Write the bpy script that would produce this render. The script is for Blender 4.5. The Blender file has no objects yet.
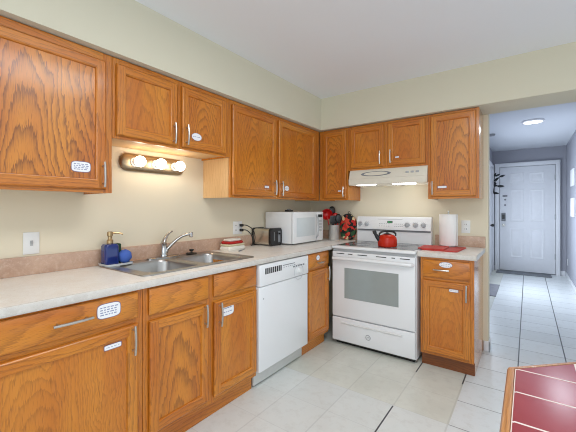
import bpy, bmesh, math, random
from mathutils import Vector, Matrix
random.seed(7)
S = bpy.context.scene
C = S.collection
PI = math.pi

# ------------------------------------------------------------------ camera
cam_d = bpy.data.cameras.new('camera')
cam = bpy.data.objects.new('camera', cam_d)
C.objects.link(cam)
cam.location = (2.1343, -3.3932, 1.2676)
cam.rotation_euler = (PI/2, 0, 0.6304)
cam_d.sensor_width = 36.0
cam_d.lens = 328.52/576*36.0
cam_d.shift_y = -(216-208.17)/576
cam_d.clip_start = 0.02
S.camera = cam

# ------------------------------------------------------------------ world and large lights
W = bpy.data.worlds.new('world'); S.world = W
W.use_nodes = True
wb = W.node_tree.nodes['Background']
wb.inputs[0].default_value = (0.80, 0.91, 1.0, 1)
wb.inputs[1].default_value = 1.15

def area(name, loc, rot, sx, sy, power, col):
    d = bpy.data.lights.new(name, 'AREA'); d.shape = 'RECTANGLE'
    d.size = sx; d.size_y = sy; d.energy = power; d.color = col
    o = bpy.data.objects.new(name, d); C.objects.link(o)
    o.location = loc; o.rotation_euler = rot
    return o
area('kitchen_ceiling_lamp', (1.80, -2.42, 2.39), (0, 0, 0), 0.6, 0.9, 21, (0.98, 0.99, 1.0))
area('rear_fill_light', (2.9, -5.6, 1.5), (math.radians(90), 0, math.radians(18)), 2.6, 1.7, 30, (0.88, 0.95, 1.0))  # added soft fill from behind the camera, standing in for unseen windows
area('hall_side_fill', (1.575, 2.85, 1.05), (0, math.radians(-90), 0), 0.9, 1.0, 25, (0.78, 0.88, 1.0))  # added fill from the unseen side wall, brightens the hall
area('hall_ceiling_lamp', (2.16, 2.1, 2.40), (0, 0, 0), 0.22, 0.22, 18, (0.80, 0.89, 1.0))  # light of the round hall ceiling fixture

vs = S.view_settings
vs.view_transform = 'Standard'; vs.look = 'None'; vs.exposure = 0.0; vs.gamma = 1.0
vs.use_curve_mapping = False
S.cycles.max_bounces = 10; S.cycles.diffuse_bounces = 6
S.cycles.use_denoising = True
S.cycles.filter_width = 1.05
S.cycles.sample_clamp_indirect = 6

# ------------------------------------------------------------------ materials
def lin(r, g, b):
    f = lambda c: (c/255/12.92) if c/255 <= 0.04045 else ((c/255+0.055)/1.055)**2.4
    return (f(r), f(g), f(b), 1)

class NT:
    def __init__(s, name):
        s.m = bpy.data.materials.new(name); s.m.use_nodes = True
        s.t = s.m.node_tree; s.b = s.t.nodes['Principled BSDF']
    def n(s, kind, **kw):
        x = s.t.nodes.new(kind)
        for k, v in kw.items(): setattr(x, k, v)
        return x
    def l(s, a, b): s.t.links.new(a, b)
    def put(s, sock, v):
        if isinstance(v, bpy.types.NodeSocket): s.l(v, sock)
        else: sock.default_value = v
    def math(s, op, a, b=0.0, c=0.0):
        x = s.n('ShaderNodeMath', operation=op)
        s.put(x.inputs[0], a); s.put(x.inputs[1], b); s.put(x.inputs[2], c)
        return x.outputs[0]
    def mix(s, f, a, b):
        x = s.n('ShaderNodeMix', data_type='RGBA')
        s.put(x.inputs[0], f); s.put(x.inputs[6], a); s.put(x.inputs[7], b)
        return x.outputs[2]
    def vec(s, x, y, z):
        c = s.n('ShaderNodeCombineXYZ')
        s.put(c.inputs[0], x); s.put(c.inputs[1], y); s.put(c.inputs[2], z)
        return c.outputs[0]
    def noise(s, v, scale, detail=3, rough=0.55):
        x = s.n('ShaderNodeTexNoise')
        s.l(v, x.inputs['Vector']); x.inputs['Scale'].default_value = scale
        x.inputs['Detail'].default_value = detail; x.inputs['Roughness'].default_value = rough
        return x.outputs[0]
    def ramp(s, v, lo, hi):
        x = s.n('ShaderNodeMapRange', clamp=True)
        s.put(x.inputs[0], v); x.inputs[1].default_value = lo; x.inputs[2].default_value = hi
        return x.outputs[0]
    def objco(s): return s.n('ShaderNodeTexCoord').outputs['Object']
    def sep(s, v):
        x = s.n('ShaderNodeSeparateXYZ'); s.l(v, x.inputs[0]); return x.outputs
    def bump(s, h, strength=0.2, dist=0.002):
        x = s.n('ShaderNodeBump'); s.put(x.inputs['Height'], h)
        x.inputs['Strength'].default_value = strength; x.inputs['Distance'].default_value = dist
        s.l(x.outputs[0], s.b.inputs['Normal'])

def plain(name, col, rough=0.5, metal=0.0, coat=0.0, spec=0.5, vary=0.04):
    t = NT(name)
    c = tuple(col)
    nz = t.noise(t.objco(), 14, 2)
    lo = tuple(x*(1-vary) for x in c[:3])+(1,); hi = tuple(min(1, x*(1+vary)) for x in c[:3])+(1,)
    t.l(t.mix(nz, lo, hi), t.b.inputs['Base Color'])
    t.b.inputs['Roughness'].default_value = rough; t.b.inputs['Metallic'].default_value = metal
    t.b.inputs['Coat Weight'].default_value = coat
    t.b.inputs['Specular IOR Level'].default_value = spec
    return t.m

def emit(name, col, strength):
    t = NT(name)
    t.b.inputs['Base Color'].default_value = col
    t.b.inputs['Emission Color'].default_value = col
    t.b.inputs['Emission Strength'].default_value = strength
    return t.m

OAK_L = lin(210, 133, 40); OAK_M = lin(190, 106, 24); OAK_D = lin(84, 34, 6)
def oak(name, axis, panel=False, pal=None):
    t = NT(name); cl, cm, cd = pal or (OAK_L, OAK_M, OAK_D)
    o = t.sep(t.objco())
    oi = t.n('ShaderNodeObjectInfo'); rnd = oi.outputs['Random']; oc = t.sep(oi.outputs['Color'])   # object colour: grain contrast, ring density, heart offset
    if axis == 'z':
        u = t.math('ADD', o[0], t.math('MULTIPLY', o[1], 0.83)); v = o[2]
    elif axis == 'y':
        u = t.math('ADD', o[0], t.math('MULTIPLY', o[2], 0.83)); v = o[1]
    else:
        u = t.math('ADD', o[2], t.math('MULTIPLY', o[1], 0.83)); v = o[0]
    r13 = t.math('MULTIPLY', rnd, 37.0)
    big = t.noise(t.vec(t.math('MULTIPLY', u, 7.0), t.math('MULTIPLY', v, 1.6), r13), 1.0, 2)
    fib = t.noise(t.vec(t.math('MULTIPLY', u, 260.0), t.math('MULTIPLY', v, 14.0), r13), 1.0, 2)
    bigc = t.math('SUBTRACT', big, 0.5)
    fibc = t.math('SUBTRACT', fib, 0.5)
    if panel:
        uc = t.math('ADD', u, t.math('MULTIPLY', t.math('SUBTRACT', oc[2], 0.5), 0.4))
        uc = t.math('ADD', uc, t.math('MULTIPLY', bigc, 0.16))
        mid = t.noise(t.vec(t.math('MULTIPLY', u, 26.0), t.math('MULTIPLY', v, 11.0), r13), 1.0, 2)
        uc = t.math('ADD', uc, t.math('MULTIPLY', t.math('SUBTRACT', mid, 0.5), 0.034))
        h = t.math('ADD', t.math('MULTIPLY', v, 0.16), t.math('ADD', 0.10, t.math('MULTIPLY', bigc, 0.05)))
        R = t.math('SQRT', t.math('ADD', t.math('MULTIPLY', uc, uc), t.math('MULTIPLY', h, h)))
        ph = t.math('ADD', t.math('MULTIPLY', R, t.math('MULTIPLY', oc[1], 100.0)), t.math('MULTIPLY', fibc, 0.75))
    else:
        ph = t.math('ADD', t.math('MULTIPLY', u, 52.0), t.math('MULTIPLY', bigc, 6.0))
        ph = t.math('ADD', ph, t.math('MULTIPLY', v, 1.3))
        ph = t.math('ADD', ph, t.math('MULTIPLY', fibc, 0.7))
    fr = t.math('FRACT', ph)
    ring = t.math('POWER', fr, 3.6)
    ring = t.math('MULTIPLY', ring, t.ramp(fr, 1.0, 0.93))
    pore = t.ramp(t.noise(t.vec(t.math('MULTIPLY', u, 420.0), t.math('MULTIPLY', v, 22.0), r13), 1.0, 1), 0.56, 0.72)
    c = t.mix(t.ramp(big, 0.3, 0.7), cm, cl)
    c = t.mix(t.math('MULTIPLY', ring, oc[0] if panel else 0.55), c, cd)
    c = t.mix(t.math('MULTIPLY', pore, 0.38), c, cd)
    t.l(c, t.b.inputs['Base Color'])
    t.b.inputs['Roughness'].default_value = 0.36
    t.b.inputs['Coat Weight'].default_value = 0.35; t.b.inputs['Coat Roughness'].default_value = 0.14
    t.bump(t.math('MULTIPLY', pore, -1.0), 0.12, 0.001)
    return t.m

def laminate(name, a, b, c, rough=0.35):
    t = NT(name); co = t.objco()
    n1 = t.noise(co, 9, 5, 0.65); n2 = t.noise(co, 45, 4, 0.7); n3 = t.noise(co, 190, 2)
    x = t.mix(t.ramp(n1, 0.35, 0.65), a, b)
    x = t.mix(t.math('MULTIPLY', t.ramp(n2, 0.5, 0.72), 0.7), x, c)
    x = t.mix(t.math('MULTIPLY', t.ramp(n3, 0.58, 0.72), 0.25), x, lin(150, 130, 114))
    t.l(x, t.b.inputs['Base Color']); t.b.inputs['Roughness'].default_value = rough
    return t.m

def wallpaint(name, col, rough=0.85):
    t = NT(name); co = t.objco()
    n = t.noise(co, 1.3, 3); n2 = t.noise(co, 160, 3)
    lo = tuple(x*0.97 for x in col[:3])+(1,)
    t.l(t.mix(n, lo, col), t.b.inputs['Base Color']); t.b.inputs['Roughness'].default_value = rough
    t.bump(n2, 0.12, 0.0015)
    return t.m

def floor_mat():
    t = NT('floor_tile'); co = t.objco(); o = t.sep(co)
    def dist(s, off, sp):
        q = t.math('ADD', t.math('DIVIDE', t.math('SUBTRACT', s, off), sp), 100.0)
        fl = t.math('FLOOR', q); f = t.math('FRACT', q)
        d = t.math('MULTIPLY', t.math('MINIMUM', f, t.math('SUBTRACT', 1.0, f)), sp)
        return d, fl
    dx, ix = dist(o[0], 2.072, 0.318)
    dy, iy = dist(o[1], -1.285, 0.302)
    wn = t.n('ShaderNodeTexWhiteNoise'); t.l(t.vec(ix, iy, 0.0), wn.inputs['Vector'])
    kitchen = t.ramp(o[0], 1.762, 1.758)                      # the older beige field in the kitchen
    kit2 = t.math('MULTIPLY', kitchen, t.ramp(o[1], -1.288, -1.284))
    nz = t.noise(co, 3.2, 4, 0.6); n2 = t.noise(co, 16, 4, 0.7)
    white = t.mix(wn.outputs[0], lin(216, 220, 220), lin(226, 230, 230))
    beige = t.mix(t.ramp(nz, 0.38, 0.66), lin(220, 221, 210), lin(208, 209, 197))
    c = t.mix(t.math('MULTIPLY', kit2, 0.85), white, beige)
    c = t.mix(t.math('MULTIPLY', kitchen, 0.30), c, beige)
    c = t.mix(t.math('MULTIPLY', t.ramp(n2, 0.5, 0.75), 0.28), c, lin(178, 174, 164))
    vis = t.math('SUBTRACT', 1.0, t.math('MULTIPLY', kitchen, 0.86))
    # a few dark joints left in the kitchen field
    def band(a, b): return t.math('MULTIPLY', t.ramp(o[1], a-0.01, a), t.ramp(o[1], b+0.01, b))
    spots = t.math('MULTIPLY', t.ramp(o[0], 1.60, 1.59), t.math('MAXIMUM', band(-1.75, -1.30), band(-0.75, -0.40)))
    spots = t.math('MAXIMUM', spots, t.math('MULTIPLY', t.ramp(o[0], 1.59, 1.60), band(-0.74, -0.3)))
    gx = t.math('MULTIPLY', t.ramp(dx, 0.0056, 0.0034), t.math('MAXIMUM', vis, t.math('MULTIPLY', t.ramp(o[0], 1.42, 1.43), spots)))
    gy = t.math('MULTIPLY', t.ramp(dy, 0.0033, 0.0018), vis)
    g = t.math('MAXIMUM', gx, t.math('MULTIPLY', gy, 0.8))
    c = t.mix(g, c, lin(66, 66, 70))
    t.l(c, t.b.inputs['Base Color'])
    t.b.inputs['Roughness'].default_value = 0.33
    t.bump(t.math('MULTIPLY', g, -1.0), 0.4, 0.003)
    return t.m

def red_tile():
    t = NT('red_table_tile'); o = t.sep(t.objco())
    def d(s):
        f = t.math('FRACT', t.math('ADD', t.math('DIVIDE', s, 0.157), 50.0))
        return t.math('MULTIPLY', t.math('MINIMUM', f, t.math('SUBTRACT', 1.0, f)), 0.157)
    dd = t.math('MINIMUM', d(o[0]), d(o[1]))
    g = t.ramp(dd, 0.0036, 0.0026)
    nz = t.noise(t.objco(), 9, 3)
    c = t.mix(nz, lin(140, 54, 62), lin(154, 70, 78))
    c = t.mix(g, c, lin(226, 214, 208))
    t.l(c, t.b.inputs['Base Color'])
    t.l(t.math('ADD', 0.26, t.math('MULTIPLY', g, 0.6)), t.b.inputs['Roughness'])
    t.b.inputs['Specular IOR Level'].default_value = 0.36
    t.bump(t.math('MULTIPLY', g, -1.0), 0.5, 0.002)
    return t.m

def patchwork():
    t = NT('quilted_print'); co = t.objco()
    v = t.n('ShaderNodeTexVoronoi', feature='F1'); v.inputs['Scale'].default_value = 27
    nz = t.n('ShaderNodeTexNoise'); nz.inputs['Scale'].default_value = 14; t.l(co, nz.inputs['Vector'])
    ad = t.n('ShaderNodeVectorMath', operation='MULTIPLY_ADD')
    t.l(nz.outputs['Color'], ad.inputs[0]); ad.inputs[1].default_value = (0.06, 0.06, 0.06); t.l(co, ad.inputs[2])
    t.l(ad.outputs[0], v.inputs['Vector'])
    r = t.n('ShaderNodeValToRGB'); r.color_ramp.interpolation = 'CONSTANT'
    s = t.sep(v.outputs['Color'])
    t.l(s[0], r.inputs[0])
    cols = [(0, lin(18, 24, 20)), (.22, lin(196, 40, 30)), (.42, lin(38, 78, 44)), (.6, lin(224, 196, 150)), (.7, lin(20, 20, 20)), (.86, lin(210, 70, 48))]
    e = r.color_ramp.elements
    e[0].position, e[0].color = cols[0]; e[1].position, e[1].color = cols[1]
    for p, c in cols[2:]:
        q = e.new(p); q.color = c
    t.l(r.outputs[0], t.b.inputs['Base Color']); t.b.inputs['Roughness'].default_value = 0.8
    return t.m

def brushed(name, col, rough=0.28):
    t = NT(name); o = t.sep(t.objco())
    n = t.noise(t.vec(t.math('MULTIPLY', o[0], 8.0), t.math('MULTIPLY', o[1], 8.0), t.math('MULTIPLY', o[2], 300.0)), 1.0, 2)
    lo = tuple(x*0.85 for x in col[:3])+(1,)
    t.l(t.mix(n, lo, col), t.b.inputs['Base Color'])
    t.b.inputs['Metallic'].default_value = 1.0; t.b.inputs['Roughness'].default_value = rough
    return t.m

def glass_globe(name):
    return emit(name, (1.0, 0.86, 0.66, 1), 12.0)

OV = oak('oak_upright_grain', 'z'); OH = oak('oak_lengthwise_grain', 'x')
OP = oak('oak_door_panel', 'z', True); OHP = oak('oak_drawer_front', 'x', True)
OS = oak('oak_side_veneer', 'z'); OS.node_tree.nodes['Principled BSDF'].inputs['Roughness'].default_value = 0.16; OS.node_tree.nodes['Principled BSDF'].inputs['Coat Weight'].default_value = 0.6; OS.node_tree.nodes['Principled BSDF'].inputs['Coat Roughness'].default_value = 0.12
OK_ = oak('oak_toe_kick', 'x'); KDARK = oak('recess_shaded_kick', 'x', False, (lin(132, 72, 24), lin(112, 58, 16), lin(60, 26, 6)))  # KDARK: same oak with the shade of the recess put into its colour
PALE = oak('pale_side_veneer', 'z', False, (lin(228, 190, 138), lin(218, 176, 122), lin(190, 142, 90)))  # paler grain for the sides of the tall wall cabinet
INSIDE = plain('cabinet_underside', lin(206, 170, 126), 0.6)
NICKEL = brushed('satin_nickel', lin(205, 203, 198), 0.3)
CHROME = plain('chrome', lin(196, 195, 193), 0.14, 1.0)
STEEL = brushed('stainless_steel', lin(186, 182, 178), 0.30)
CROCK = brushed('brushed_crock_steel', lin(214, 212, 208), 0.42); CROCK.node_tree.nodes['Principled BSDF'].inputs['Metallic'].default_value = 0.55
BRASS = plain('aged_brass_pump', lin(176, 150, 112), 0.3, 1.0)
COUNTER = laminate('counter_laminate', lin(245, 242, 236), lin(238, 232, 223), lin(247, 246, 243))
SPLASH = laminate('backsplash_laminate', lin(200, 168, 145), lin(180, 146, 124), lin(212, 186, 166))
EDGE = laminate('counter_edge_laminate', lin(214, 209, 201), lin(202, 196, 188), lin(220, 217, 212))
CREAM = wallpaint('cream_wall_paint', lin(226, 216, 192))
SOFFIT = wallpaint('cream_soffit_paint', lin(216, 210, 188))
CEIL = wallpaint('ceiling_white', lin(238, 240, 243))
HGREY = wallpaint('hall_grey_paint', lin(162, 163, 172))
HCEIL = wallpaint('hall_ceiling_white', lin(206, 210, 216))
TRIMW = plain('white_trim_paint', lin(228, 229, 232), 0.4)
FLOORM = floor_mat()
WHITE = plain('white_enamel', lin(232, 233, 234), 0.22, 0, 0.2, vary=0.01)
WHITEP = plain('white_plastic', lin(228, 228, 226), 0.4, vary=0.01)
ALMOND = plain('almond_hood_enamel', lin(226, 220, 204), 0.3)
LGREY = plain('light_grey_plastic', lin(176, 178, 180), 0.45)
KICKW = plain('pale_kick_plastic', lin(204, 204, 200), 0.45)
MGREY = plain('mid_grey_plastic', lin(128, 130, 134), 0.5)
BLACK = plain('black_plastic', lin(24, 23, 23), 0.35)
DARK = plain('dark_gap', lin(34, 32, 32), 0.6)
CERAMIC = plain('grey_ceramic_glass', lin(120, 124, 124), 0.08)
OVENGLASS = plain('oven_window_glass', lin(150, 158, 156), 0.1)
MWGLASS = plain('microwave_window', lin(210, 217, 219), 0.18)
RED = plain('red_enamel', lin(192, 40, 16), 0.24, 0, 0.0, 0.3)
REDMAT = plain('red_board', lin(196, 62, 54), 0.5)
REDPL = plain('red_nylon', lin(200, 26, 26), 0.35)
BARM = brushed('satin_bronze_bar', lin(170, 152, 126), 0.38)
BLUEG = plain('cobalt_glass', lin(8, 38, 112), 0.08, 0, 0.6)
BLUES = plain('blue_scrubber', lin(70, 104, 186), 0.8)
CLEAR = plain('clear_dish', lin(206, 210, 212), 0.12)
PAPER = plain('paper_towel_white', lin(236, 234, 230), 0.9)
LABEL = plain('white_sticker', lin(238, 238, 240), 0.5)
INK = plain('blue_grey_ink', lin(136, 140, 172), 0.7)
INKBORDER = plain('sticker_border', lin(128, 104, 128), 0.7)
GREEN = plain('dark_green_scrubber', lin(24, 62, 40), 0.8)
TABLEWOOD = oak('table_edge_wood', 'y', False, (lin(196, 140, 84), lin(176, 116, 62), lin(104, 60, 28)))
TILE = red_tile()
PRINT = patchwork()
BULB = glass_globe('lit_globe')
HALLLAMP = emit('hall_lamp_lens', (0.92, 0.96, 1.0, 1), 3.0)
HOODLAMP = emit('hood_lamp_lens', (0.96, 1.0, 1.0, 1), 8.0)
LCD = emit('clock_display_green', (0.10, 0.5, 0.2, 1), 0.5)
FOLIAGE = plain('dark_leaf', lin(26, 30, 34), 0.6)
RUGM = plain('grey_rug_pile', lin(142, 142, 148), 0.95, vary=0.2)
MATM = plain('grey_doormat', lin(120, 124, 128), 0.95, vary=0.2)
SILVERT = plain('polished_toaster_steel', lin(222, 214, 200), 0.30, 1.0)
CLOTHW = plain('white_cloth', lin(230, 226, 216), 0.9)
CLOTHR = plain('red_cloth', lin(178, 34, 30), 0.9)
CLOTHY = plain('speckled_cloth', lin(206, 200, 168), 0.9, vary=0.35)

# ------------------------------------------------------------------ mesh helpers
class MB:
    def __init__(s): s.b = bmesh.new()
    def box(s, x0, x1, y0, y1, z0, z1, mat=0, bev=0.0, seg=2):
        if x0 > x1: x0, x1 = x1, x0
        if y0 > y1: y0, y1 = y1, y0
        if z0 > z1: z0, z1 = z1, z0
        v = [s.b.verts.new((x, y, z)) for x in (x0, x1) for y in (y0, y1) for z in (z0, z1)]
        q = [(0,1,3,2),(4,6,7,5),(0,4,5,1),(2,3,7,6),(0,2,6,4),(1,5,7,3)]
        fs = []
        for a in q:
            f = s.b.faces.new([v[i] for i in a]); f.material_index = mat; fs.append(f)
        if bev > 0:
            es = list({e for f in fs for e in f.edges})
            r = bmesh.ops.bevel(s.b, geom=es, offset=bev, segments=seg, profile=0.5, affect='EDGES')
            for f in r['faces']: f.material_index = mat
        return s
    def poly(s, pts, mat=0):
        f = s.b.faces.new([s.b.verts.new(p) for p in pts]); f.material_index = mat
        return f
    def loops(s, rings, mat=0, cap0=True, cap1=True, closed=True):
        vr = [[s.b.verts.new(p) for p in r] for r in rings]
        n = len(vr[0])
        for a, b in zip(vr, vr[1:]):
            for i in range(n if closed else n-1):
                j = (i+1) % n
                f = s.b.faces.new((a[i], a[j], b[j], b[i])); f.material_index = mat
        if cap0: s.b.faces.new(list(reversed(vr[0]))).material_index = mat
        if cap1: s.b.faces.new(vr[-1]).material_index = mat
        return s
    def lathe(s, prof, c=(0,0,0), seg=32, mat=0, axis='z'):
        rings = []
        for r, h in prof:
            ring = []
            for i in range(seg):
                a = 2*PI*i/seg
                u, w = r*math.cos(a), r*math.sin(a)
                p = {'z': (u, w, h), 'x': (h, u, w), 'y': (w, h, u)}[axis]
                ring.append((c[0]+p[0], c[1]+p[1], c[2]+p[2]))
            rings.append(ring)
        return s.loops(rings, mat)
    def tube(s, pts, r, seg=10, mat=0):
        P = [Vector(p) for p in pts]; rings = []
        rr = r if isinstance(r, (list, tuple)) else [r]*len(P)
        up = None
        for i, p in enumerate(P):
            d = (P[min(i+1, len(P)-1)]-P[max(i-1, 0)]).normalized()
            if up is None:
                up = Vector((0, 0, 1)) if abs(d.z) < 0.9 else Vector((1, 0, 0))
            a = d.cross(up).normalized(); up = a.cross(d).normalized()
            rings.append([tuple(p+rr[i]*(math.cos(2*PI*k/seg)*a+math.sin(2*PI*k/seg)*up)) for k in range(seg)])
        return s.loops(rings, mat)
    def prism(s, pts, axis, a, b, mat=0):
        def P(p, t):
            return {'x': (t, p[0], p[1]), 'y': (p[0], t, p[1]), 'z': (p[0], p[1], t)}[axis]
        return s.loops([[P(p, a) for p in pts], [P(p, b) for p in pts]], mat)
    def ball(s, c, r, mat=0, sc=(1,1,1), seg=20):
        m = Matrix.Translation(c) @ Matrix.Diagonal((sc[0]*r, sc[1]*r, sc[2]*r, 1))
        res = bmesh.ops.create_uvsphere(s.b, u_segments=seg, v_segments=seg//2, radius=1, matrix=m)
        for v in res['verts']:
            for f in v.link_faces: f.material_index = mat
        return s
    def torus(s, c, R, r, axis='y', seg=28, m=8, mat=0, sx=1.0, sz=1.0):
        rings = []
        for i in range(seg+1):
            a = 2*PI*i/seg; ring = []
            for k in range(m):
                t = 2*PI*k/m; q = R+r*math.cos(t)
                u, w, h = q*math.cos(a)*sx, q*math.sin(a)*sz, r*math.sin(t)
                p = {'y': (u, h, w), 'z': (u, w, h), 'x': (h, u, w)}[axis]
                ring.append((c[0]+p[0], c[1]+p[1], c[2]+p[2]))
            rings.append(ring)
        return s.loops(rings, mat, False, False)
    def move(s, M):
        bmesh.ops.transform(s.b, matrix=M, verts=s.b.verts); return s
    def build(s, name, mats, parent=None, loc=None, smooth=True):
        bmesh.ops.recalc_face_normals(s.b, faces=s.b.faces)
        me = bpy.data.meshes.new(name)
        if loc: bmesh.ops.translate(s.b, vec=(-loc[0], -loc[1], -loc[2]), verts=s.b.verts)
        s.b.to_mesh(me); s.b.free()
        if not isinstance(mats, (list, tuple)): mats = [mats]
        for m in mats: me.materials.append(m)
        if smooth:
            for p in me.polygons: p.use_smooth = True
            me.set_sharp_from_angle(angle=math.radians(34))
        o = bpy.data.objects.new(name, me); C.objects.link(o)
        if loc: o.location = loc
        if parent is not None: o.parent = parent
        return o

def thing(name, label, cat, loc=(0,0,0), rz=0.0, group=None):
    o = bpy.data.objects.new(name, None); C.objects.link(o)
    o.empty_display_size = 0.1
    o.location = loc; o.rotation_euler = (0, 0, rz)
    o['label'] = label; o['category'] = cat
    if group: o['group'] = group
    return o
def tag(o, label, cat, group=None):
    o['label'] = label; o['category'] = cat
    if group: o['group'] = group
    return o
def struct(o):
    o['kind'] = 'structure'; return o
def copy_tree(o, parent=None):
    c = o.copy(); C.objects.link(c)
    if parent is not None: c.parent = parent
    for ch in list(o.children): copy_tree(ch, c)
    return c

# ================================================================== THE ROOM
CZ = 2.43; SB = 2.097
HX0, HX1, HY = 1.545, 2.715, 4.62
struct(MB().box(-0.12, 4.6, -6.2, 4.75, -0.1, 0.0).build('floor', FLOORM))
struct(MB().box(-0.12, 0.0, -6.2, 0.12, 0, CZ+0.1).build('wall_left', CREAM))
struct(MB().box(0.0, 1.852, 0.0, 0.12, 0, CZ+0.1).build('wall_back', CREAM))
struct(MB().box(0.0, 4.6, -6.2, 0.0, CZ, CZ+0.1).build('ceiling', CEIL))
sm = MB(); sm.box(0, 0.359, -6.2, -0.359, SB, CZ); sm.box(0, 4.6, -0.359, 0.0, SB, CZ)
struct(sm.build('wall_soffit', SOFFIT))
struct(MB().box(HX0-0.1, HX0, 0.12, HY+0.1, 0, 2.54).build('wall_hall_left', HGREY))
struct(MB().box(HX1, HX1+0.1, 0.0, HY+0.1, 0, 2.54).build('wall_hall_right', HGREY))
struct(MB().box(HX0, HX1, HY, HY+0.1, 0, 2.54).build('wall_hall_end', HGREY))
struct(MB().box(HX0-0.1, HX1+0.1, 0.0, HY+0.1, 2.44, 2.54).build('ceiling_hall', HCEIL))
def board(name, pts, h=0.09, t=0.014):
    m = MB()
    for (x0, y0, x1, y1) in pts: m.box(x0, x1, y0, y1, 0, h, 0, 0.004)
    return struct(m.build(name, TRIMW))
board('baseboard_back', [(1.816, -0.013, 1.866, -0.0005), (1.8525, -0.013, 1.866, 0.12)])
board('baseboard_hall_right', [(HX1-0.014, 0.01, HX1-0.0005, HY-0.001)])
board('baseboard_hall_end', [(HX0+0.001, HY-0.014, 1.60, HY-0.0005), (2.62, HY-0.014, HX1-0.015, HY-0.0005)])

# front door at the end of the hall
def panel_door(name, width, height, cols, rows, mat):
    """door leaf in local coords: x 0..width, front at y=0 (towards -y), z 0..height"""
    m = MB()
    m.box(0, width, 0.0, 0.035, 0, height, 0, 0.003)
    for (a, b) in cols:
        for (c, d) in rows:
            r = [(0, -0.0005), (0.010, -0.006), (0.022, -0.006), (0.030, -0.001), (0.044, -0.001), (0.062, -0.007)]
            rings = [[(a+k, y, c+k), (b-k, y, c+k), (b-k, y, d-k), (a+k, y, d-k)] for k, y in r]
            m.loops(rings, 0, False, True)
    return m.build(name, mat)
d1 = bpy.data.objects.new('door_1', None); C.objects.link(d1); d1.location = (1.672, HY-0.045, 0.02); struct(d1)
lf = panel_door('door_leaf', 0.885, 2.07, [(0.17, 0.40), (0.49, 0.72)], [(0.26, 0.84), (0.98, 1.62), (1.74, 1.95)], TRIMW); lf.parent = d1
m = MB()
for (x0, x1, z0, z1) in ((-0.085, -0.006, -0.02, 2.155), (0.891, 0.955, -0.02, 2.155), (-0.006, 0.891, 2.078, 2.155)):
    m.box(x0, x1, -0.02, 0.044, z0, z1, 0, 0.005)
m.build('door_casing', TRIMW, d1)
m = MB(); m.box(0.030, 0.100, -0.03, -0.0005, 0.985, 1.15, 0, 0.006); m.box(0.043, 0.087, -0.034, -0.03, 1.03, 1.12, 1)
m.build('keypad_lock', [MGREY, BLACK], d1)
m = MB(); m.lathe([(0.001, -0.008), (0.030, -0.008), (0.030, -0.001)], (0.066, 0, 0.905), 20, 0, 'y')
m.lathe([(0.001, -0.062), (0.02, -0.060), (0.027, -0.045), (0.020, -0.025), (0.011, -0.008)], (0.066, 0, 0.905), 20, 0, 'y')
m.build('door_knob', NICKEL, d1)
for zz in (1.31, 1.42):
    m = MB(); m.lathe([(0.001, -0.012), (0.016, -0.010), (0.018, -0.001)], (0.092, 0, zz), 16, 0, 'y'); m.build('peephole' if zz < 1.38 else 'deadbolt', MGREY, d1)
m = MB(); m.tube([(0.055, -0.012, 1.495), (0.085, -0.02, 1.485), (0.12, -0.012, 1.505)], 0.009, 8); m.box(0.05, 0.13, -0.006, -0.0005, 1.48, 1.51, 0, 0.002); m.build('door_chain', MGREY, d1)
for zz in (0.28, 1.03, 1.78):
    m = MB(); m.tube([(0.889, -0.012, zz), (0.889, -0.012, zz+0.10)], 0.008, 10); m.box(0.872, 0.889, -0.004, -0.0005, zz, zz+0.1)
    m.build('hinge', LGREY, d1)
# white door on the hall's near side wall
d2 = bpy.data.objects.new('door_2', None); C.objects.link(d2); d2.location = (HX0, 3.62, 0.01); d2.rotation_euler = (0, 0, PI/2); struct(d2)
m = MB(); m.box(0.06, 0.84, -0.022, -0.001, 0, 2.05, 0, 0.003); m.build('door_leaf', TRIMW, d2)
m = MB()
for (x0, x1, z0, z1) in ((-0.02, 0.055, -0.01, 2.13), (0.845, 0.92, -0.01, 2.13), (0.055, 0.845, 2.055, 2.13)): m.box(x0, x1, -0.034, -0.001, z0, z1, 0, 0.004)
m.build('door_casing', TRIMW, d2)
m = MB(); m.ball((0.15, -0.062, 0.94), 0.028); m.tube([(0.15, -0.022, 0.94), (0.15, -0.06, 0.94)], 0.01); m.build('door_knob', BLACK, d2)

# ================================================================== CABINETS
def handle(parent, x, z, yf, L=0.105, horizontal=False, mat=NICKEL):
    """bow pull with two feet, standing off a face at y=yf"""
    m = MB(); h = L/2
    P = []
    for i in range(9):
        t = -1+2*i/8
        off = 0.030-0.006*t*t
        P.append((t*h, off))
    if horizontal: pts = [(x+a, yf-b, z) for a, b in P]
    else: pts = [(x, yf-b, z+a) for a, b in P]
    m.tube(pts, 0.0058, 8)
    for s in (-0.72, 0.72):
        if horizontal: m.tube([(x+s*h, yf+0.0005, z), (x+s*h, yf-0.028, z)], 0.005, 8)
        else: m.tube([(x, yf+0.0005, z+s*h), (x, yf-0.028, z+s*h)], 0.005, 8)
    o = m.build('handle', mat, parent); o.location = -parent.location
    return o

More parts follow.
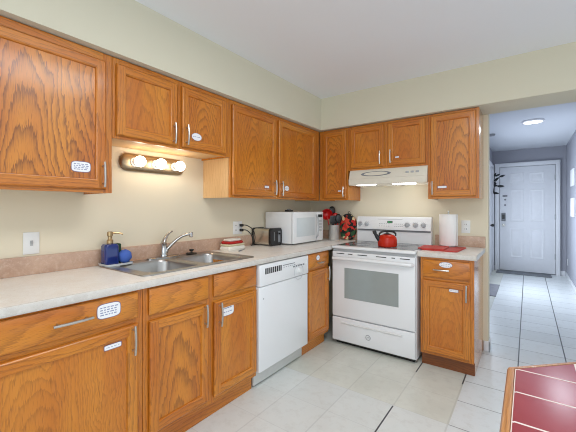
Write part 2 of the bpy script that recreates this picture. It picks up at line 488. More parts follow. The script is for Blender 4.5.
def sticker(parent, x, z, yf, w, h, lines=2, shape='round'):
    """a thin white printed label stuck on a face"""
    def outline(sw, sh):
        pts = []
        for i in range(32):
            a = 2*PI*i/32
            e = 0.5 if shape == 'round' else (1.0 if shape == 'oval' else 0.28)
            cx, sx = math.cos(a), math.sin(a)
            pts.append((x+sw/2*math.copysign(abs(cx)**e, cx), z+sh/2*math.copysign(abs(sx)**e, sx)))
        return pts
    m = MB()
    m.prism(outline(w, h), 'y', yf-0.0005, yf-0.0012, 1)
    m.prism(outline(w-0.006, h-0.006), 'y', yf-0.0010, yf-0.0018, 0)
    rnd = random.Random(int(1000*(x+z)))
    for i in range(lines):
        zz = z+(h*0.62)*(0.5-(i+0.5)/lines); xx = x-w*0.36
        while xx < x+w*0.33:
            l = rnd.uniform(0.006, 0.016)
            m.box(xx, min(xx+l, x+w*0.37), yf-0.0022, yf-0.0016, zz-h*0.032, zz+h*0.032, 2)
            xx += l+0.005
    o = m.build('sticker', [LABEL, INKBORDER, INK], parent, smooth=False)
    o.location = -parent.location
    o['label'] = 'white printed sticker'
    return o

def door(parent, x0, x1, z0, z1, yf, grain=(0.6, 0.45, 0.5), w=0.055, name='door', th=0.020):
    """frame-and-panel door: butt-jointed stiles and rails, recessed panel as a child"""
    m = MB()
    def ring(k, y): return [(x0+k, yf-y, z0+k), (x1-k, yf-y, z0+k), (x1-k, yf-y, z1-k), (x0+k, yf-y, z1-k)]
    def band(rr):
        vr = [[m.b.verts.new(p) for p in r] for r in rr]
        for a, b in zip(vr, vr[1:]):
            for i in range(4):
                f = m.b.faces.new((a[i], a[(i+1) % 4], b[(i+1) % 4], b[i])); f.material_index = 1 if i in (0, 2) else 0
    band([ring(0.002, 0.003), ring(0, 0.006), ring(0, 0.013), ring(0.003, 0.0175), ring(0.008, th)])
    band([ring(w-0.009, th), ring(w-0.0065, 0.0175), ring(w-0.004, 0.0165), ring(w-0.0015, 0.009), ring(w, 0.005)])
    a, b = 0.008, w-0.009
    Y = yf-th
    for (p, q, r, s_, mt) in ((x0+a, x0+b, z0+a, z1-a, 0), (x1-b, x1-a, z0+a, z1-a, 0), (x0+b, x1-b, z0+a, z0+b, 1), (x0+b, x1-b, z1-b, z1-a, 1)):
        m.poly([(p, Y, r), (q, Y, r), (q, Y, s_), (p, Y, s_)], mt)
    m.poly([(x0+0.002, yf-0.003, z0+0.002), (x0+0.002, yf-0.003, z1-0.002), (x1-0.002, yf-0.003, z1-0.002), (x1-0.002, yf-0.003, z0+0.002)], 0)
    d = m.build(name, [OV, OH], parent)
    cx, cz_ = (x0+x1)/2, (z0+z1)/2
    p = MB().box(x0+w-0.001, x1-w+0.001, yf-0.0085, yf-0.003, z0+w-0.001, z1-w+0.001)
    p.build('door_panel', OP, d, (cx, yf, cz_), smooth=False).color = (*grain, 1)
    return d

def drawer(parent, x0, x1, z0, z1, yf, name='drawer'):
    m = MB()
    def ring(k, y): return [(x0+k, yf-y, z0+k), (x1-k, yf-y, z0+k), (x1-k, yf-y, z1-k), (x0+k, yf-y, z1-k)]
    m.loops([ring(0.003, 0.0025), ring(0, 0.006), ring(0, 0.011), ring(0.004, 0.016), ring(0.010, 0.0185), ring(0.014, 0.020)])
    o = m.build(name, [OHP], parent, ((x0+x1)/2, yf, (z0+z1)/2)); o.color = (0.5, 0.40, 0.5, 1)
    return o

def wall_cab(label, loc, rz, w, z0, z1, stiles, dep=0.311, side=None):
    t = thing('wall_cabinet', label, 'cabinet', loc, rz)
    m = MB()
    m.box(0, 0.016, -dep+0.019, -0.001, z0, z1, 0); m.box(w-0.016, w, -dep+0.019, -0.001, z0, z1, 0)
    m.box(0.016, w-0.016, -dep+0.019, -0.001, z0+0.012, z0+0.028, 2); m.box(0.016, w-0.016, -dep+0.019, -0.001, z1-0.02, z1, 2)
    m.box(0.016, w-0.016, -0.012, -0.001, z0+0.028, z1-0.02, 2)
    m.box(0.016, w-0.016, -dep+0.025, -dep+0.02, z0+0.028, z1-0.02, 2)
    m.build('cabinet_body', [side or OS, OH, INSIDE], t, smooth=False)
    f = MB()
    for (a, b) in stiles: f.box(a, b, -dep, -dep+0.0185, z0, z1, 0, 0.0015, 1)
    for (a, b) in zip(stiles, stiles[1:]):
        f.box(a[1], b[0], -dep+0.0003, -dep+0.0185, z0, z0+0.038, 1); f.box(a[1], b[0], -dep+0.0003, -dep+0.0185, z1-0.045, z1, 1)
    f.build('face_frame', [OV, OH], t, smooth=False)
    return t
WZ0, WZ1 = 1.349, 2.092
L0 = -3.60
# big one over the counter's near end
c = wall_cab('wide oak wall cabinet over the light switch with a large text sticker', (0, L0, 0), PI/2, -2.516-L0, WZ0, WZ1, [(0, 0.04), (-2.516-L0-0.045, -2.516-L0)])
d = door(c, -3.36-L0, -2.552-L0, 1.366, 2.048, -0.311, (0.95, 0.42, 0.36))
handle(d, -2.573-L0, 1.443, -0.331, 0.13)
sticker(d, -2.672-L0, 1.476, -0.3195, 0.092, 0.056, 4)
# over the sink
y0 = -2.513; w = -1.642-y0
c = wall_cab('short two-door oak wall cabinet over the sink and lit globe lamps', (0, y0, 0), PI/2, w, 1.651, WZ1, [(0, 0.04), (0.412, 0.452), (w-0.045, w)])
d = door(c, -2.497-y0, -2.112-y0, 1.667, 2.060, -0.311, (0.45, 0.40, 0.6)); handle(d, -2.146-y0, 1.738, -0.331, 0.13)
d = door(c, -2.078-y0, -1.692-y0, 1.667, 2.060, -0.311, (0.7, 0.85, 0.55)); handle(d, -2.051-y0, 1.745, -0.331, 0.13)
sticker(d, -1.958-y0, 1.750, -0.3195, 0.086, 0.055, 1, 'oval')
# tall two-door
y0 = -1.640; w = -0.316-y0
c = wall_cab('tall two-door oak wall cabinet on the long wall above the microwave oven', (0, y0, 0), PI/2, w, WZ0, WZ1, [(0, 0.04), (-1.096-y0, -1.044-y0), (w-0.11, w)], side=PALE)
d = door(c, -1.640+0.012-y0, -1.090-y0, 1.368, 2.060, -0.311, (0.65, 0.75, 0.6)); handle(d, -1.126-y0, 1.448, -0.331, 0.13)
sticker(d, -1.216-y0, 1.450, -0.3195, 0.062, 0.024, 1, 'rect')
d = door(c, -1.050-y0, -0.418-y0, 1.368, 2.060, -0.311, (0.65, 0.85, 0.45)); handle(d, -1.030-y0, 1.444, -0.331, 0.13)
sticker(d, -0.925-y0, 1.452, -0.3195, 0.072, 0.052, 1, 'oval')
# back wall: corner
c = wall_cab('narrow one-door oak wall cabinet tucked into the corner beside the range hood', (0.3135, 0, 0), 0, 0.333, WZ0, WZ1, [(0, 0.05), (0.293, 0.333)])
d = door(c, 0.046, 0.318, 1.368, 2.070, -0.311, (0.75, 0.85, 0.6)); handle(d, 0.298, 1.433, -0.331, 0.105)
sticker(d, 0.242, 1.446, -0.3195, 0.040, 0.018, 1, 'rect')
# over the hood
c = wall_cab('short two-door oak wall cabinet mounted directly on top of the range hood', (0.648, 0, 0), 0, 0.772, 1.648, WZ1, [(0, 0.04), (0.372, 0.416), (0.732, 0.772)])
d = door(c, 0.030, 0.378, 1.668, 2.070, -0.311, (0.4, 0.6, 0.5)); handle(d, 0.346, 1.752, -0.331, 0.125)
d = door(c, 0.414, 0.752, 1.668, 2.070, -0.311, (0.35, 0.6, 0.6)); handle(d, 0.448, 1.752, -0.331, 0.125)
sticker(d, 0.502, 1.744, -0.3195, 0.040, 0.018, 1, 'rect')
# right
c = wall_cab('one-door oak wall cabinet beside the hood at the hall end of the wall', (1.4215, 0, 0), 0, 0.3935, WZ0, WZ1, [(0, 0.04), (0.345, 0.3935)])
d = door(c, 0.022, 0.372, 1.368, 2.072, -0.311, (0.8, 0.55, 0.32)); handle(d, 0.043, 1.443, -0.331, 0.115)
sticker(d, 0.116, 1.450, -0.3195, 0.075, 0.022, 1, 'rect')

def base_cab(label, loc, rz, w, stiles, rails, kick=(0, None), kmat=None, ztop=0.877, dep=0.61):
    t = thing('base_cabinet', label, 'cabinet', loc, rz)
    m = MB(); k0, k1 = kick[0], kick[1] if kick[1] is not None else w
    for a, b in ((0, 0.016), (w-0.016, w)):
        m.box(a, b, -dep+0.019, -0.001, 0.105, ztop, 0); m.box(a, b, -0.55, -0.001, 0.001, 0.105, 0)
    m.box(0.016, w-0.016, -dep+0.019, -0.001, 0.105, 0.121, 1); m.box(0.016, w-0.016, -0.012, -0.001, 0.121, ztop, 1)
    m.build('cabinet_body', [OS, INSIDE], t, smooth=False)
    f = MB()
    for (a, b) in stiles: f.box(a, b, -dep, -dep+0.0185, 0.105, ztop, 0, 0.0015, 1)
    for (a, b) in zip(stiles, stiles[1:]):
        for (z0, z1) in rails: f.box(a[1], b[0], -dep+0.0003, -dep+0.0185, z0, z1, 1)
    f.build('face_frame', [OV, OH], t, smooth=False)
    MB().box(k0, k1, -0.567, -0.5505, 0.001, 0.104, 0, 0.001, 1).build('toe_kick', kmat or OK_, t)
    return t
RAILS = [(0.105, 0.165), (0.69, 0.755), (0.852, 0.877)]
# big near one
w = -2.513-L0
c = base_cab('wide oak base cabinet at the near end of the counter, below the light switch', (0, L0, 0), PI/2, w, [(0, 0.05), (w-0.05, w)], RAILS)
d = drawer(c, -3.37-L0, -2.543-L0, 0.742, 0.866, -0.61)
handle(d, -2.829-L0, 0.806, -0.63, 0.145, True); sticker(d, -2.682-L0, 0.814, -0.63, 0.105, 0.068, 4)
d = door(c, -3.37-L0, -2.543-L0, 0.128, 0.716, -0.61, (0.38, 0.8, 0.5))
handle(d, -2.574-L0, 0.648, -0.63, 0.135); sticker(d, -2.660-L0, 0.644, -0.6185, 0.080, 0.026, 1, 'rect')
# sink base
y0 = -2.511; w = -1.681-y0
c = base_cab('oak sink base cabinet with two doors under two plain drawer fronts', (0, y0, 0), PI/2, w, [(0, 0.04), (0.39, 0.446), (w-0.03, w)], RAILS)
drawer(c, -2.484-y0, -2.112-y0, 0.736, 0.868, -0.61, 'drawer_front'); drawer(c, -2.070-y0, -1.692-y0, 0.736, 0.868, -0.61, 'drawer_front')
d = door(c, -2.484-y0, -2.112-y0, 0.140, 0.706, -0.61, (0.75, 0.38, 0.5)); handle(d, -2.147-y0, 0.650, -0.63, 0.13)
d = door(c, -2.070-y0, -1.692-y0, 0.140, 0.706, -0.61, (0.3, 0.6, 0.5)); handle(d, -2.036-y0, 0.630, -0.63, 0.14)
sticker(d, -1.955-y0, 0.634, -0.6185, 0.105, 0.075, 2)
# corner base
y0 = -1.044; w = -0.664-y0
c = base_cab('narrow oak base cabinet between the dishwasher and the range', (0, y0, 0), PI/2, w, [(0, 0.035), (w-0.035, w)], RAILS)
d = drawer(c, 0.020, w-0.012, 0.745, 0.868, -0.61); sticker(d, 0.163, 0.828, -0.63, 0.060, 0.050, 1, 'oval'); handle(d, 0.185, 0.785, -0.63, 0.09, True)
d = door(c, 0.020, w-0.012, 0.130, 0.720, -0.61, (0.35, 0.6, 0.5)); handle(d, w-0.052, 0.665, -0.63, 0.13)
# right base
w = 0.380
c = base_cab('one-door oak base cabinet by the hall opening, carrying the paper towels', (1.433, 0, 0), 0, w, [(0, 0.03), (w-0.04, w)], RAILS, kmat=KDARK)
d = drawer(c, 0.018, w-0.024, 0.722, 0.858, -0.61); handle(d, 0.160, 0.788, -0.63, 0.115, True)
sticker(d, 0.190, 0.829, -0.63, 0.098, 0.046, 2, 'oval')
d = door(c, 0.018, w-0.024, 0.128, 0.700, -0.61, (0.32, 0.6, 0.5)); handle(d, w-0.047, 0.630, -0.63, 0.125)
sticker(d, w-0.136, 0.636, -0.6185, 0.068, 0.026, 1, 'rect')

# ================================================================== COUNTERTOPS
CT = 0.916
HX = (0.075, 0.525); HYY = (-2.44, -1.655)
t = thing('countertop', 'long beige mottled laminate countertop holding the steel sink', 'countertop', (0, L0, 0.8775))
m = MB()
x1, yb = 0.634, -0.001
zb = 0.8775
for (a, b, cc, d_) in ((0.001, x1, L0, HYY[0]), (0.001, HX[0], HYY[0], HYY[1]), (HX[1], x1, HYY[0], HYY[1]), (0.001, x1, HYY[1], yb)):
    m.box(a, b, cc-L0, d_-L0, 0, CT-zb, 0)
m.prism([(x1, 0), (x1+0.005, 0.002), (x1+0.008, 0.010), (x1+0.008, CT-zb-0.008), (x1+0.005, CT-zb-0.002), (x1, CT-zb)], 'y', 0, yb-0.004-L0, 1)
m.build('worktop', [COUNTER, EDGE], t)
m = MB(); m.box(0.001, 0.02, 0, yb-L0, CT-zb, CT-zb+0.098, 0, 0.004); m.box(0.02, 0.636, yb-L0-0.019, yb-L0, CT-zb, CT-zb+0.098, 0, 0.004)
m.build('backsplash', SPLASH, t)
t = thing('countertop', 'short beige laminate countertop under the paper towel roll by the hall', 'countertop', (1.416, 0, 0.8785))
m = MB(); m.box(0, 0.414, -0.632, -0.001, 0, CT-0.8785, 0); hh = CT-0.8785
m.prism([(-0.632, 0), (-0.637, 0.002), (-0.64, 0.01), (-0.64, hh-0.008), (-0.637, hh-0.002), (-0.632, hh)], 'x', 0, 0.414, 1)
m.box(0.414, 0.4155, -0.632, -0.001, 0, hh, 1)
m.build('worktop', [COUNTER, EDGE], t)
MB().box(0, 0.4155, -0.02, -0.001, hh, hh+0.098, 0, 0.004).build('backsplash', SPLASH, t)

# ================================================================== SINK
def rrect(cx, cy, w, h, r, z, n=6):
    pts = []
    for (sx, sy, a0) in ((1, 1, 0), (-1, 1, 90), (-1, -1, 180), (1, -1, 270)):
        for i in range(n+1):
            a = math.radians(a0+90*i/n)
            pts.append((cx+sx*(w/2-r)+r*math.cos(a), cy+sy*(h/2-r)+r*math.sin(a), z))
    return pts
SX, SY = 0.300, -2.0475
t = thing('sink', 'double-bowl stainless steel sink set into the long countertop', 'sink', (SX, SY, CT))
m = MB(); b = m.b
def addloop(pts):
    v = [b.verts.new(p) for p in pts]
    return v, [b.edges.new((v[i], v[(i+1) % len(v)])) for i in range(len(v))]
outer = rrect(0, 0, 0.515, 0.85, 0.04, 0.006)
bowls = [(0.025, -0.193, 0.385, 0.345), (0.025, 0.193, 0.385, 0.345)]
ov, oe = addloop(outer)
es = list(oe); tops = []
for (bx, by, bw, bh) in bowls:
    v, e = addloop(rrect(bx, by, bw, bh, 0.07, 0.006)); es += e; tops.append(v)
bmesh.ops.triangle_fill(b, use_beauty=True, use_dissolve=False, edges=es)
ov2 = [b.verts.new((p[0]*1.006, p[1]*1.004, 0.0008)) for p in outer]
for i in range(len(ov)):
    j = (i+1) % len(ov); b.faces.new((ov[i], ov2[i], ov2[j], ov[j]))
m.build('rim', STEEL, t)
for (bx, by, bw, bh) in bowls:
    m = MB(); rings = []
    for k, z, rr in ((0, 0.006, 0.07), (0.004, 0.001, 0.068), (0.008, -0.010, 0.066), (0.016, -0.12, 0.06), (0.03, -0.150, 0.05), (0.06, -0.162, 0.04), (0.12, -0.166, 0.03)):
        rings.append(rrect(bx, by, bw-2*k, bh-2*k, rr, z))
    m.loops(rings, 0, False, True)
    bo = m.build('bowl', STEEL, t)
    m = MB(); m.torus((bx, by, -0.164), 0.04, 0.004, 'z'); m.lathe([(0.001, -0.1655), (0.038, -0.1645), (0.038, -0.1658)], (bx, by, 0), 20, 1)
    m.build('drain', [CHROME, DARK], bo)

t = thing('faucet', 'chrome single-lever kitchen faucet on the back ledge of the sink', 'faucet', (0.082, -2.052, CT+0.0065))
m = MB(); m.loops([rrect(0, 0, 0.055, 0.25, 0.027, 0), rrect(0, 0, 0.055, 0.25, 0.027, 0.006), rrect(0, 0, 0.044, 0.236, 0.021, 0.010)]); m.build('base_plate', CHROME, t)
m = MB(); m.lathe([(0.026, 0.0095), (0.026, 0.02), (0.021, 0.03), (0.020, 0.085), (0.022, 0.10), (0.014, 0.112), (0.001, 0.114)]); m.build('faucet_body', CHROME, t)
D = Vector((0.125, 0.135)); m = MB()
pr_ = [(0.08, 0.035), (0.14, 0.062), (0.30, 0.095), (0.48, 0.126), (0.66, 0.148), (0.84, 0.160), (0.97, 0.164), (1.0, 0.164)]
m.tube([(D.x*a, D.y*a, h) for a, h in pr_], [0.011, 0.0115, 0.011, 0.0105, 0.010, 0.0098, 0.0098, 0.0095], 12)
m.lathe([(0.012, 0.140), (0.013, 0.144), (0.013, 0.172), (0.010, 0.176)], (D.x, D.y, 0), 16)
m.build('spout', CHROME, t)
m = MB(); m.tube([(0, 0, 0.105), (-0.005, 0.012, 0.13), (-0.008, 0.032, 0.155), (-0.01, 0.055, 0.172), (-0.01, 0.075, 0.180)], [0.017, 0.015, 0.011, 0.008, 0.006], 12); m.build('lever', CHROME, t)

t = thing('sink_stopper', 'black rubber sink stopper with a knob lying on the sink ledge', 'sink stopper', (0.088, -1.822, CT+0.0065))
m = MB(); m.lathe([(0.001, 0), (0.040, 0), (0.043, 0.005), (0.036, 0.010), (0.012, 0.012)]); m.build('plug', BLACK, t)
m = MB(); m.lathe([(0.008, 0.0125), (0.008, 0.022), (0.017, 0.028), (0.017, 0.036), (0.001, 0.039)]); m.build('knob', BLACK, t)

# ================================================================== SMALL THINGS BY THE SINK
t = thing('soap_caddy', 'clear tray set holding blue soap pump and scrubber behind the sink', 'tray', (0.092, -2.385, CT+0.0068))
m = MB(); m.loops([rrect(0, 0, 0.125, 0.16, 0.02, 0), rrect(0, 0, 0.13, 0.165, 0.02, 0.012), rrect(0, 0, 0.124, 0.159, 0.018, 0.012), rrect(0, 0, 0.12, 0.155, 0.018, 0.003)]); m.build('tray', CLEAR, t)
t = thing('soap_dispenser', 'cobalt blue glass soap bottle with a bronze pump behind the sink', 'soap dispenser', (0.083, -2.418, CT+0.0102))
m = MB(); m.loops([rrect(0, 0, 0.066, 0.078, 0.012, 0), rrect(0, 0, 0.070, 0.082, 0.014, 0.006), rrect(0, 0, 0.070, 0.082, 0.014, 0.112), rrect(0, 0, 0.058, 0.068, 0.014, 0.124), rrect(0, 0, 0.034, 0.034, 0.016, 0.128)]); m.build('bottle', BLUEG, t)
m = MB(); m.lathe([(0.018, 0.1005), (0.018, 0.118), (0.012, 0.124), (0.012, 0.142), (0.016, 0.146), (0.016, 0.168), (0.010, 0.172), (0.001, 0.172)])
m.tube([(0, 0, 0.160), (0.014, 0.03, 0.163), (0.026, 0.056, 0.158), (0.03, 0.064, 0.150)], [0.008, 0.0065, 0.005, 0.004], 8); m.move(Matrix.Translation((0, 0, 0.028))); m.build('pump', BRASS, t)
t = thing('dish_sponge', 'dark green scrub sponge standing between soap bottle and blue scrubber', 'sponge', (0.058, -2.362, CT+0.0102))
MB().box(-0.03, 0.03, -0.012, 0.012, 0, 0.122, 0, 0.006).build('sponge', GREEN, t)
t = thing('scrubber', 'round fluffy blue dish scrubber beside the soap bottle', 'scrubber', (0.092, -2.333, CT+0.0102))
m = MB(); m.ball((0, 0, 0.041), 0.041, 0, (1.0, 1.0, 1.0), 28)
for v in m.b.verts:
    n = math.sin(v.co.x*420+1)*math.sin(v.co.y*390)*math.sin(v.co.z*410+2)
    q = Vector((0, 0, 0.041)); v.co = q+(v.co-q)*(1+0.10*n)
for v in m.b.verts: v.co.z = max(v.co.z, 0.0005)
m.build('mesh_ball', BLUES, t)

t = thing('dishcloth_stack', 'small stack of folded red and white dishcloths between sink and toaster', 'dishcloths', (0.112, -1.418, CT+0.0005), math.radians(4))
def pad(z0, z1, w, l, mat, name, dx=0.0):
    m = MB(); r = 0.02; k = (z1-z0)*0.45
    m.loops([rrect(dx, 0, w-0.012, l-0.012, r, z0), rrect(dx, 0, w, l, r, z0+k), rrect(dx, 0, w, l, r, z1-k), rrect(dx, 0, w-0.014, l-0.014, r, z1)])
    return m.build(name, mat, t)
pad(0, 0.034, 0.125, 0.205, CLOTHW, 'white_cloth'); pad(0.0345, 0.052, 0.12, 0.20, CLOTHY, 'speckled_cloth')
pad(0.0525, 0.074, 0.11, 0.18, CLOTHR, 'red_cloth', -0.004); pad(0.0745, 0.092, 0.09, 0.15, CLOTHW, 'top_cloth', -0.006)
t = thing('butter_knife', 'slim grey butter knife lying on the counter beside the dishcloths', 'knife', (0.205, -1.400, CT+0.0008), math.radians(28))
m = MB(); m.box(-0.008, 0.008, -0.02, 0.08, 0, 0.002, 0, 0.0006); m.build('blade', STEEL, t)
MB().box(-0.007, 0.007, -0.09, -0.0205, 0, 0.007, 0, 0.003).build('knife_handle', MGREY, t)

# wall plates
def plate(name, label, loc, rz, kind, cat):
    t = thing(name, label, cat, loc, rz)
    w = 0.115 if kind == 'double' else 0.072
    MB().box(-w/2, w/2, -0.006, -0.0005, -0.058, 0.058, 0, 0.0025).build('cover_plate', WHITEP, t)
    if kind == 'switch':
        m = MB(); m.box(-0.006, 0.006, -0.010, -0.0055, -0.014, 0.014); m.prism([(-0.009, -0.008), (-0.02, 0.006), (-0.009, 0.009)], 'x', -0.004, 0.004); m.build('toggle', LGREY, t)
    else:
        for xo in ((-0.028, 0.028) if kind == 'double' else (0.0,)):
            for zo in (-0.021, 0.021):
                m = MB(); m.loops([[(p[0], -0.0055, p[1]) for p in rrect(xo, zo, 0.034, 0.028, 0.012, 0)], [(p[0], -0.0085, p[1]) for p in rrect(xo, zo, 0.032, 0.026, 0.011, 0)]])
                m.box(xo-0.008, xo-0.005, -0.0088, -0.008, zo-0.005, zo+0.006, 1); m.box(xo+0.005, xo+0.008, -0.0088, -0.008, zo-0.005, zo+0.006, 1)
                m.build('receptacle', [WHITEP, DARK], t)
    return t
plate('light_switch', 'white toggle light switch plate on the cream wall over the near counter', (0, -2.787, 1.082), PI/2, 'switch', 'light switch')
plate('wall_outlet', 'white double outlet plate above the dishcloths with two black plugs in it', (0, -1.250, 1.090), PI/2, 'double', 'outlet')
plate('wall_outlet', 'white outlet plate on the wall beside the paper towel roll', (1.676, 0, 1.098), 0, 'single', 'outlet')
plate('wall_outlet', 'white outlet plate low on the grey hall wall near the front door', (HX1, 4.30, 0.30), -PI/2, 'single', 'outlet')

# ================================================================== TOASTER
t = thing('toaster', 'polished steel two-slot toaster with black ends beside the microwave', 'toaster', (0.122, -0.978, CT+0.0008), math.radians(2))
m = MB(); m.loops([[(x, p[0], p[1]) for p in rrect(0, 0.084, 0.165, 0.148, 0.025, 0)] for x in (-0.095, 0.088)]); m.build('shell', SILVERT, t)
for x0, x1 in ((0.0885, 0.118), (-0.118, -0.0955)):
    m = MB(); m.loops([[(x, p[0], p[1]) for p in rrect(0, 0.083, 0.178-k, 0.164-k, 0.03, 0)] for x, k in (((x0, 0), (x1-0.006, 0), (x1, 0.012)) if x0 > 0 else ((x0, 0.012), (x0+0.006, 0), (x1, 0)))])
    if x0 > 0:
        m.box(x1-0.001, x1+0.001, -0.045, -0.035, 0.05, 0.13, 1); m.box(x1-0.001, x1+0.0012, 0.02, 0.055, 0.03, 0.135, 1)
    e = m.build('end_panel', [BLACK, MGREY], t)
    if x0 > 0: MB().box(x1+0.001, x1+0.022, 0.022, 0.053, 0.105, 0.120, 0, 0.003).build('lever', BLACK, e)
m = MB()
for yo in (-0.035, 0.035): m.box(-0.075, 0.07, yo-0.014, yo+0.014, 0.1575, 0.1592)
m.build('slot', DARK, t)
def cord(label, zplug, pts):
    t = thing('power_cord', label, 'cord', pts[0])
    p0 = Vector(pts[0]); P = [Vector(p)-p0 for p in pts]
    # smooth
    Q = []
    for i in range(len(P)-1):
        a = P[max(i-1, 0)]; b_ = P[i]; c_ = P[i+1]; d_ = P[min(i+2, len(P)-1)]
        for k in range(6):
            u = k/6
            Q.append(0.5*((2*b_)+(c_-a)*u+(2*a-5*b_+4*c_-d_)*u*u+(3*b_-a-3*c_+d_)*u**3))
    Q.append(P[-1])
    MB().tube(Q, 0.0042, 8).build('cable', BLACK, t)
    MB().box(-0.012, 0.018, -0.013, 0.013, -0.012, 0.012, 0, 0.004).build('plug', BLACK, t)
cord('black power cord plugged into the upper socket of the double outlet', 1.11, [(0.022, -1.222, 1.112), (0.06, -1.19, 1.11), (0.09, -1.14, 1.07), (0.085, -1.105, 1.0), (0.06, -1.095, 0.94), (0.025, -1.085, 0.921), (0.03, -1.06, 0.921)])
cord('black power cord plugged into the lower socket of the double outlet', 1.07, [(0.022, -1.222, 1.068), (0.06, -1.19, 1.065), (0.08, -1.15, 1.02), (0.065, -1.115, 0.96), (0.05, -1.11, 0.921), (0.028, -1.10, 0.921)])

# ================================================================== MICROWAVE
t = thing('microwave', 'white countertop microwave oven standing in the corner of the counter', 'microwave', (0.185, -0.60, CT+0.0008))
hw, hd = 0.280, 0.165
m = MB(); m.box(-hd+0.0, hd-0.012, -hw, hw, 0.012, 0.315, 0, 0.006); m.build('case', WHITE, t)
m = MB(); m.box(hd-0.011, hd+0.012, -hw, hw*0.52, 0.013, 0.314, 0, 0.006); dm = m.build('door', WHITE, t)
MB().box(hd+0.0105, hd+0.0135, -hw+0.055, hw*0.52-0.045, 0.075, 0.258, 0, 0.001).build('window', MWGLASS, dm)
m = MB(); m.tube([(hd+0.012, hw*0.52-0.018, 0.04), (hd+0.034, hw*0.52-0.012, 0.07), (hd+0.038, hw*0.52-0.008, 0.15), (hd+0.034, hw*0.52-0.012, 0.25), (hd+0.012, hw*0.52-0.018, 0.285)], 0.007, 8); m.build('handle', LGREY, dm)
m = MB(); m.box(hd-0.011, hd+0.010, hw*0.52+0.003, hw, 0.013, 0.314, 0, 0.005)
m.build('control_panel', WHITE, t)
MB().box(hd+0.0095, hd+0.0112, hw*0.6+0.005, hw-0.02, 0.255, 0.285).build('display', DARK, t)
for r in range(4):
    for q in range(3):
        MB().box(hd+0.0095, hd+0.0114, hw*0.60+0.004+q*0.026, hw*0.60+0.026+q*0.026, 0.205-r*0.032, 0.228-r*0.032, 0, 0.0007, 1).build('button', LGREY, t)
for sx in (-1, 1):
    for sy in (-1, 1):
        MB().lathe([(0.012, 0), (0.012, 0.0125)], (sx*0.12, sy*0.2, 0), 12).build('foot', BLACK, t)
t = thing('black_clip', 'small black plastic clip lying on top of the microwave', 'clip', (0.21, -0.74, CT+0.3165))
m = MB(); m.box(-0.02, 0.02, -0.045, 0.045, 0, 0.018, 0, 0.005); m.build('clip_body', BLACK, t)
MB().box(-0.012, 0.012, -0.02, 0.02, 0.0185, 0.026, 0, 0.003).build('clip_spring', MGREY, t)

# ================================================================== UTENSIL CROCK AND MITT
ux, uy = 0.405, -0.165
t = thing('utensil_crock', 'brushed steel utensil crock on the counter corner next to the microwave', 'utensil holder', (ux, uy, CT+0.0008))
m = MB(); m.lathe([(0.001, 0.0), (0.054, 0), (0.056, 0.004), (0.056, 0.164), (0.058, 0.167), (0.054, 0.167), (0.049, 0.012), (0.001, 0.010)]); m.build('cylinder', CROCK, t)
zc = CT+0.012
def utensil(name, label, cat, foot, top, head, mat_h, mat_head):
    """foot/top are offsets from the crock; the handle leans from its bottom to the head"""
    f = Vector((ux+foot[0], uy+foot[1], zc)); p = Vector((ux+top[0], uy+top[1], CT+top[2]))
    t = thing(name, label, cat, f)
    MB().tube([(0, 0, 0.006), tuple((p-f)*0.5), tuple(p-f)], [0.005, 0.0055, 0.006], 8).build('handle', mat_h, t)
    m = MB(); q = p-f; k = head[0]
    d_ = q.normalized()
    if k == 'ladle':
        c_ = q+d_*0.02; R = 0.064
        rings = []
        for i in range(1, 8):
            a = PI/2*i/7; rings.append([(R*math.sin(a)*math.cos(2*PI*j/20), R*math.sin(a)*math.sin(2*PI*j/20), -R*math.cos(a)) for j in range(20)])
        rings += [[(x*0.93, y*0.93, z) for (x, y, z) in r] for r in reversed(rings)]
        m.loops(rings, 0, True, True)
        m.move(Matrix.Translation(c_) @ Matrix.Rotation(math.radians(head[1]), 4, Vector((0.7, 0.7, 0))))
    elif k == 'spoon':
        m.ball((0, 0, 0), 1, 0, (0.038, 0.013, 0.052), 18); m.move(Matrix.Translation(q+d_*0.038) @ Matrix.Rotation(math.radians(head[1]), 4, 'Z'))
    elif k == 'turner':
        m.box(-0.036, 0.036, -0.003, 0.003, -0.005, 0.085, 0, 0.002)
        for i in range(3): m.box(-0.022+i*0.018, -0.014+i*0.018, -0.0036, 0.0036, 0.015, 0.07, 1)
        m.move(Matrix.Translation(q) @ Matrix.Rotation(math.radians(head[1]), 4, 'Z'))
    m.build('head', [mat_head, DARK], t)
    tag(t, label, cat)
utensil('ladle', 'red ladle leaning towards the microwave out of the steel crock', 'ladle', (-0.020, -0.012), (-0.064, -0.035, 0.262), ('ladle', 112), REDPL, REDPL)
utensil('serving_spoon', 'black spoon rising behind the red ladle in the steel crock', 'spoon', (-0.016, 0.015), (-0.046, 0.048, 0.285), ('spoon', 40), BLACK, BLACK)
utensil('spatula', 'black slotted spatula standing in the middle of the steel crock', 'spatula', (0.004, -0.010), (0.008, -0.024, 0.185), ('turner', 38), BLACK, BLACK)
utensil('serving_spoon', 'red spoon between the ladle and black spatula in the steel crock', 'spoon', (-0.002, 0.020), (-0.004, 0.042, 0.210), ('spoon', 30), REDPL, REDPL)
utensil('slotted_spoon', 'black spoon leaning towards the patterned mitt out of the steel crock', 'spoon', (0.018, 0.004), (0.048, 0.006, 0.200), ('spoon', 36), REDPL, BLACK)
t = thing('oven_mitt', 'puffy oven mitt printed in red, green and black propped beside the crock', 'oven mitt', (0.530, -0.066, CT+0.0008), math.radians(8))
m = MB(); rings = []
prof = [(-0.024, 0.90), (-0.020, 0.97), (0.0, 1.0), (0.020, 0.97), (0.024, 0.90)]
